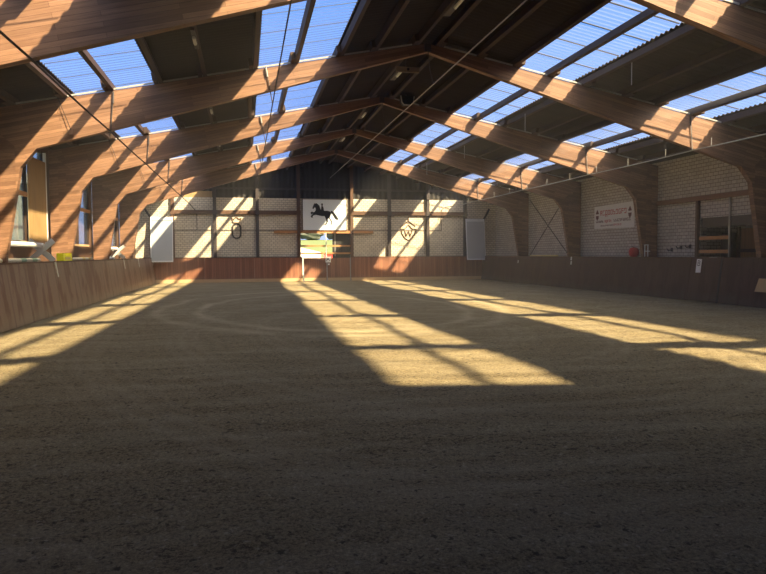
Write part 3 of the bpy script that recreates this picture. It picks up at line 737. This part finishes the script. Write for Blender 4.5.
# shelf on the right ledge, red ball, rack, hooks
b = MB(); b.box(10.30, XW, 22.0, 26.0, 1.40, 1.45); struct(b.build('trim_3', M['dark_wood']), 'dark ledge behind the right kickboard', 'trim')
o = thing('red_bucket', 'round red bucket on the right ledge beside an arch post', 'bucket', (10.7, 24.35, 1.45))
b = MB(); b.tube([(10.7,24.35,1.45),(10.7,24.35,1.55),(10.7,24.35,1.70),(10.7,24.35,1.80),(10.7,24.35,1.84)], [.13,.19,.20,.16,.06], 14); b.build('body', M['red_plastic'], o)
b = MB(); b.tube([(10.7,24.20,1.80),(10.62,24.35,1.88),(10.7,24.50,1.80)], .012, 6); b.build('handle', M['steel_dark'], o)
o = thing('wire_rack', 'small white wire rack on the right ledge beside an arch post', 'rack', (10.42, 23.05, 1.45))
for yy in (22.88, 23.08):
    b = MB(); b.tube([(10.33,yy-.3+.25,1.45),(10.33,yy-.3+.25,1.92)], .016, 6); b.build('upright', M['white_paint'], o)
b = MB(); b.tube([(10.33,22.70,1.68),(10.33,23.06,1.68)], .016, 6); b.build('cross_bar', M['white_paint'], o)
b = MB(); b.tube([(10.33,22.80,1.92),(10.33,23.06,1.92)], .016, 6); b.build('top_bar', M['white_paint'], o)
for y, z, l in ((22.3,1.72,'dark tool hook on the right brick wall, nearest the white wire rack'),(21.75,1.80,'dark tool hook on the right brick wall, in the middle'),(21.25,1.83,'dark tool hook on the right brick wall, nearest the opening')):
    o = thing('wall_hook', l, 'hook', (XW, y, z), 'dark hooks on the right wall')
    b = MB(); b.box(XW-.03, XW, y-.05, y+.05, z-.06, z+.08); b.build('plate', M['steel_dark'], o)
    b = MB(); b.tube([(XW-.02,y,z),(XW-.16,y+.02,z-.02),(XW-.19,y+.05,z+.05)], .02, 6); b.build('arm', M['steel_dark'], o)

# ------------------------------------------------------------------ sprinkler pipes and cables
def pipe(x, z, label, mat, r, heads, y0=2, y1=39.4):
    p = thing('sprinkler_pipe', label, 'pipe', (x, 20, z))
    pts = []; k = int((y1-y0)/1.0)
    for i in range(k+1):
        y = y0+(y1-y0)*i/k; d = ((y-FR[0]) % 6.0)/6.0
        pts.append((x, y, z-.02*4*d*(1-d)))
    b = MB(); b.tube(pts, r, 6); b.build('line', mat, p, smooth=True)
    for y in (FR if x > 0 else FR[2:]):
        b = MB(); b.tube([(x+.08 if x < 0 else x-.08, y-.035, zf(x)-.02), (x, y-.03, z)], .014, 6); b.build('hanger', M['steel_dark' if x < 0 else 'steel_grey'], p)
        b = MB(); b.tube([(x+.07 if x < 0 else x-.07, y-.035, zf(x)-.30), (x+.08 if x < 0 else x-.08, y-.035, zf(x)-.03)], .024, 6); b.build('clamp', M['steel_dark'], p)
    if heads:
        y = 12.2
        while y < 38:
            b = MB(); b.tube([(x,y,z-.02),(x,y,z+.2)], .008, 6); b.tube([(x,y,z+.2),(x,y,z+.23)], .014, 6); b.build('nozzle', mat, p); y += 2.05
    return p
pipe(-7.92, 4.60, 'thin black sprinkler pipe hanging along the left side', M['cable_black'], .02, False)
pipe(7.92, 4.57, 'grey sprinkler pipe with upright nozzles hanging along the right side', M['pipe_grey'], .018, True)
o = thing('ridge_cable', 'grey pipe hanging along the middle below the ridge', 'pipe', (.15, 20, 6.1))
b = MB(); b.tube([(.15, y, 6.10) for y in range(3, 40)], .015, 6); b.build('line', M['steel_grey'], o)
for y in FR: b = MB(); b.tube([(.0,y-.03,7.0),(.05,y-.03,6.5),(.15,y-.03,6.1)], .013, 6); b.build('hanger', M['steel_dark'], o)
for i, y in enumerate((14.83, 21.13, 27.46, 33.5)):
    b = MB(); b.tube([(4.52,y,5.72),(4.52,y,6.32)], .013, 6); tag(b.build('hanging_rod', M['pipe_grey']), 'thin grey rod hanging under the right roof light, %s from the camera' % ORD[i], 'rod', 'rods hanging under the right roof light')
o = thing('hanging_cable', 'black cable hanging along the left slope below the inner roof light', 'cable', (-4.06, 20, 5.42))
b = MB(); b.tube([(-4.06, y, 5.42) for y in range(6, 40)], .014, 6); b.build('line', M['cable_black'], o)
for y in FR[2:]:
    b = MB(); b.tube([(-4.22,y-.04,6.33),(-4.06,y-.03,5.42)], .014, 6); b.build('hanger', M['steel_dark'], o)
    b = MB(); b.tube([(-4.22,y-.05,6.30),(-4.18,y-.045,6.08)], .028, 6); b.build('clamp', M['steel_grey'], o)
for i, y in enumerate((14.0, 20.7, 26.9)):
    l = thing('strip_lamp', 'small strip lamp on the left slope between the roof lights, %s from the camera' % ORD[i], 'lamp', (-5.72, y, 5.9), 'strip lamps on the left slope')
    b = MB(); b.box(-5.76, -5.68, y-.6, y+.6, 5.93, 5.99); b.build('housing', M['steel_dark'], l)
    b = MB(); b.tube([(-5.72,y-.25,5.90),(-5.72,y+.15,5.90)], .035, 8); b.build('tube', M['lamp_white'], l)
# feed pipes on the back wall
o = thing('feed_pipe', 'thin dark water pipe running across the back wall at emblem height', 'pipe', (0, YW-.03, 3.07))
b = MB(); b.tube([(-7.92,39.4,4.60),(-7.6,YW-.06,4.2),(-7.55,YW-.05,4.0),(-7.55,YW-.05,3.08)], .02, 6); b.build('left_riser', M['cable_black'], o)
b = MB(); b.tube([(-8.8,YW-.012,3.07),(-1.72,YW-.012,3.07)], .02, 6); b.build('left_run', M['steel_dark'], o)
b = MB(); b.tube([(1.72,YW-.012,3.08),(7.35,YW-.012,3.08)], .02, 6); b.build('right_run', M['steel_dark'], o)
b = MB(); b.tube([(7.35,YW-.05,3.08),(7.35,YW-.05,4.3),(7.45,YW-.1,4.5),(7.92,39.4,4.57)], .02, 6); b.build('right_riser', M['steel_dark'], o)
# ridge lamps
for i, y in enumerate((14.25, 20.0, 26.1, 31.7)):
    l = thing('strip_lamp', 'small white strip lamp under the ridge, %s from the camera' % ORD[i], 'lamp', (-.16, y, 7.0), 'strip lamps under the ridge')
    b = MB(); b.box(-.24, -.08, y-.7, y+.7, 7.10, 7.16); b.build('housing', M['steel_dark'], l)
    b = MB(); b.tube([(-.16,y-.62,7.06),(-.16,y+.05,7.06)], .04, 8); b.build('tube', M['lamp_white'], l)
    b = MB(); b.box(-.18, -.14, y-.2, y-.16, 7.14, 7.33); b.build('bracket', M['steel_dark'], l)
o = thing('ridge_box', 'pale board with a dark dot hanging under the ridge', 'board', (-.2, 18.7, 6.8))
b = MB(); b.box(-.5, .18, 18.68, 18.74, 6.82, 6.97); b.build('board', M['dull_board'], o)
b = MB(); b.tube([(-.15,18.66,6.9),(-.15,18.685,6.9)], .04, 10); b.build('dot', M['sign_black'], o)
b = MB(); b.tube([(-.2,18.71,6.97),(-.2,18.71,7.34)], .015, 6); b.build('hanger', M['steel_dark'], o)
o = thing('floodlight', 'dark floodlight with pale rim under the ridge', 'lamp', (.8, 22.75, 6.8))
b = MB(); b.prism([(.56,7.10),(1.04,7.08),(1.0,6.86),(.92,6.79),(.68,6.79),(.60,6.88)], 'y', 22.6, 22.85); b.build('housing', M['sign_black'], o)
b = MB(); b.tube([(.56,22.6,7.10),(.60,22.6,6.88),(.68,22.6,6.79),(.92,22.6,6.79),(1.0,22.6,6.86),(1.04,22.6,7.08)], .025, 6); b.build('rim', M['pipe_grey'], o)
b = MB(); b.tube([(.8,22.8,7.05),(.8,22.8,7.2)], .02, 6); b.build('bracket', M['steel_dark'], o)

# ------------------------------------------------------------------ dust haze
b = MB(); b.prism([(-9.8,.03),(9.8,.03),(9.8,1.5),(10.3,1.6),(10.3,5.05),(0,7.08),(-10.3,5.05),(-10.3,1.6),(-9.8,1.5)], 'y', YN+.1, YW-.45)
tag(b.build('dust_haze', M['haze'], origin=(0,20,0.03)), 'thin sunlit dust haze filling the riding hall', 'haze', None, 'stuff')

t = NT('dense_dust'); vs = t.n('VolumeScatter', Color=(1,.97,.95,1), Density=.07, Anisotropy=0.0)
t.t.links.new(vs.outputs[0], t.out.inputs['Volume'])
b = MB(); b.prism([(5.9,5.28),(6.5,5.2),(6.95,5.5),(6.78,5.77),(6.0,5.86)], 'y', 8, 36)
tag(b.build('dust_streak', t.m, origin=(6.5,22,5.2)), 'denser streak of drifting dust below the right outer roof light', 'haze', None, 'stuff')

# ------------------------------------------------------------------ light, sky, camera
sun = bpy.data.lights.new('sun', 'SUN'); sun.energy = 26.0; sun.color = (1.0, .735, .40); sun.angle = math.radians(1.4)
so = bpy.data.objects.new('sun', sun); C.objects.link(so)
so.rotation_euler = V((-.80, .95, -1.0)).to_track_quat('-Z', 'Y').to_euler()
w = bpy.data.worlds.new('sky'); S.world = w; w.use_nodes = True; nt = w.node_tree; nt.nodes.clear()
out = nt.nodes.new('ShaderNodeOutputWorld'); bg = nt.nodes.new('ShaderNodeBackground'); tcn = nt.nodes.new('ShaderNodeTexCoord'); sp = nt.nodes.new('ShaderNodeSeparateXYZ'); rp = nt.nodes.new('ShaderNodeValToRGB')
nt.links.new(tcn.outputs['Generated'], sp.inputs[0]); nt.links.new(sp.outputs[2], rp.inputs[0])
el = rp.color_ramp.elements; el[0].position = 0.0; el[0].color = (.50,.60,.88,1); el[1].position = 1; el[1].color = (.10,.25,.66,1)
e = el.new(.20); e.color = (.24,.43,.88,1); e = el.new(.42); e.color = (.13,.32,.80,1)
# the sky is brightest around the sun
dp = nt.nodes.new('ShaderNodeVectorMath'); dp.operation = 'DOT_PRODUCT'; dp.inputs[1].default_value = V((.80, -.95, 1.0)).normalized()
nt.links.new(tcn.outputs['Generated'], dp.inputs[0])
mx = nt.nodes.new('ShaderNodeMath'); mx.operation = 'MAXIMUM'; nt.links.new(dp.outputs['Value'], mx.inputs[0]); mx.inputs[1].default_value = 0
pw = nt.nodes.new('ShaderNodeMath'); pw.operation = 'POWER'; nt.links.new(mx.outputs[0], pw.inputs[0]); pw.inputs[1].default_value = 8
gl = nt.nodes.new('ShaderNodeBackground'); gl.inputs[0].default_value = (1, .82, .53, 1)
k = nt.nodes.new('ShaderNodeMath'); k.operation = 'MULTIPLY'; nt.links.new(pw.outputs[0], k.inputs[0]); k.inputs[1].default_value = 11; nt.links.new(k.outputs[0], gl.inputs[1])
ad = nt.nodes.new('ShaderNodeAddShader'); nt.links.new(bg.outputs[0], ad.inputs[0]); nt.links.new(gl.outputs[0], ad.inputs[1])
nt.links.new(rp.outputs[0], bg.inputs[0]); bg.inputs[1].default_value = 1.4; nt.links.new(ad.outputs[0], out.inputs[0])


cam = bpy.data.cameras.new('camera'); co = bpy.data.objects.new('camera', cam); C.objects.link(co)
r = V((.97912,-.20321,-.00503)); u = V((.01506,.04783,.99874)); f = V((.20272,.97797,-.04989))
m = Matrix((r, u, -f)).transposed().to_4x4(); m.translation = V((-4.78613, 0, 1.62435))
co.matrix_world = m
cam.sensor_width = 36; cam.lens = 661.756/766*36; cam.clip_start = .05; cam.clip_end = 1000
S.camera = co
S.view_settings.view_transform = 'Standard'; S.view_settings.look = 'None'; S.view_settings.gamma = 1; S.view_settings.use_curve_mapping = False
S.view_settings.exposure = 0.0
for o in bpy.data.objects:
    if '_o' in o: del o['_o']
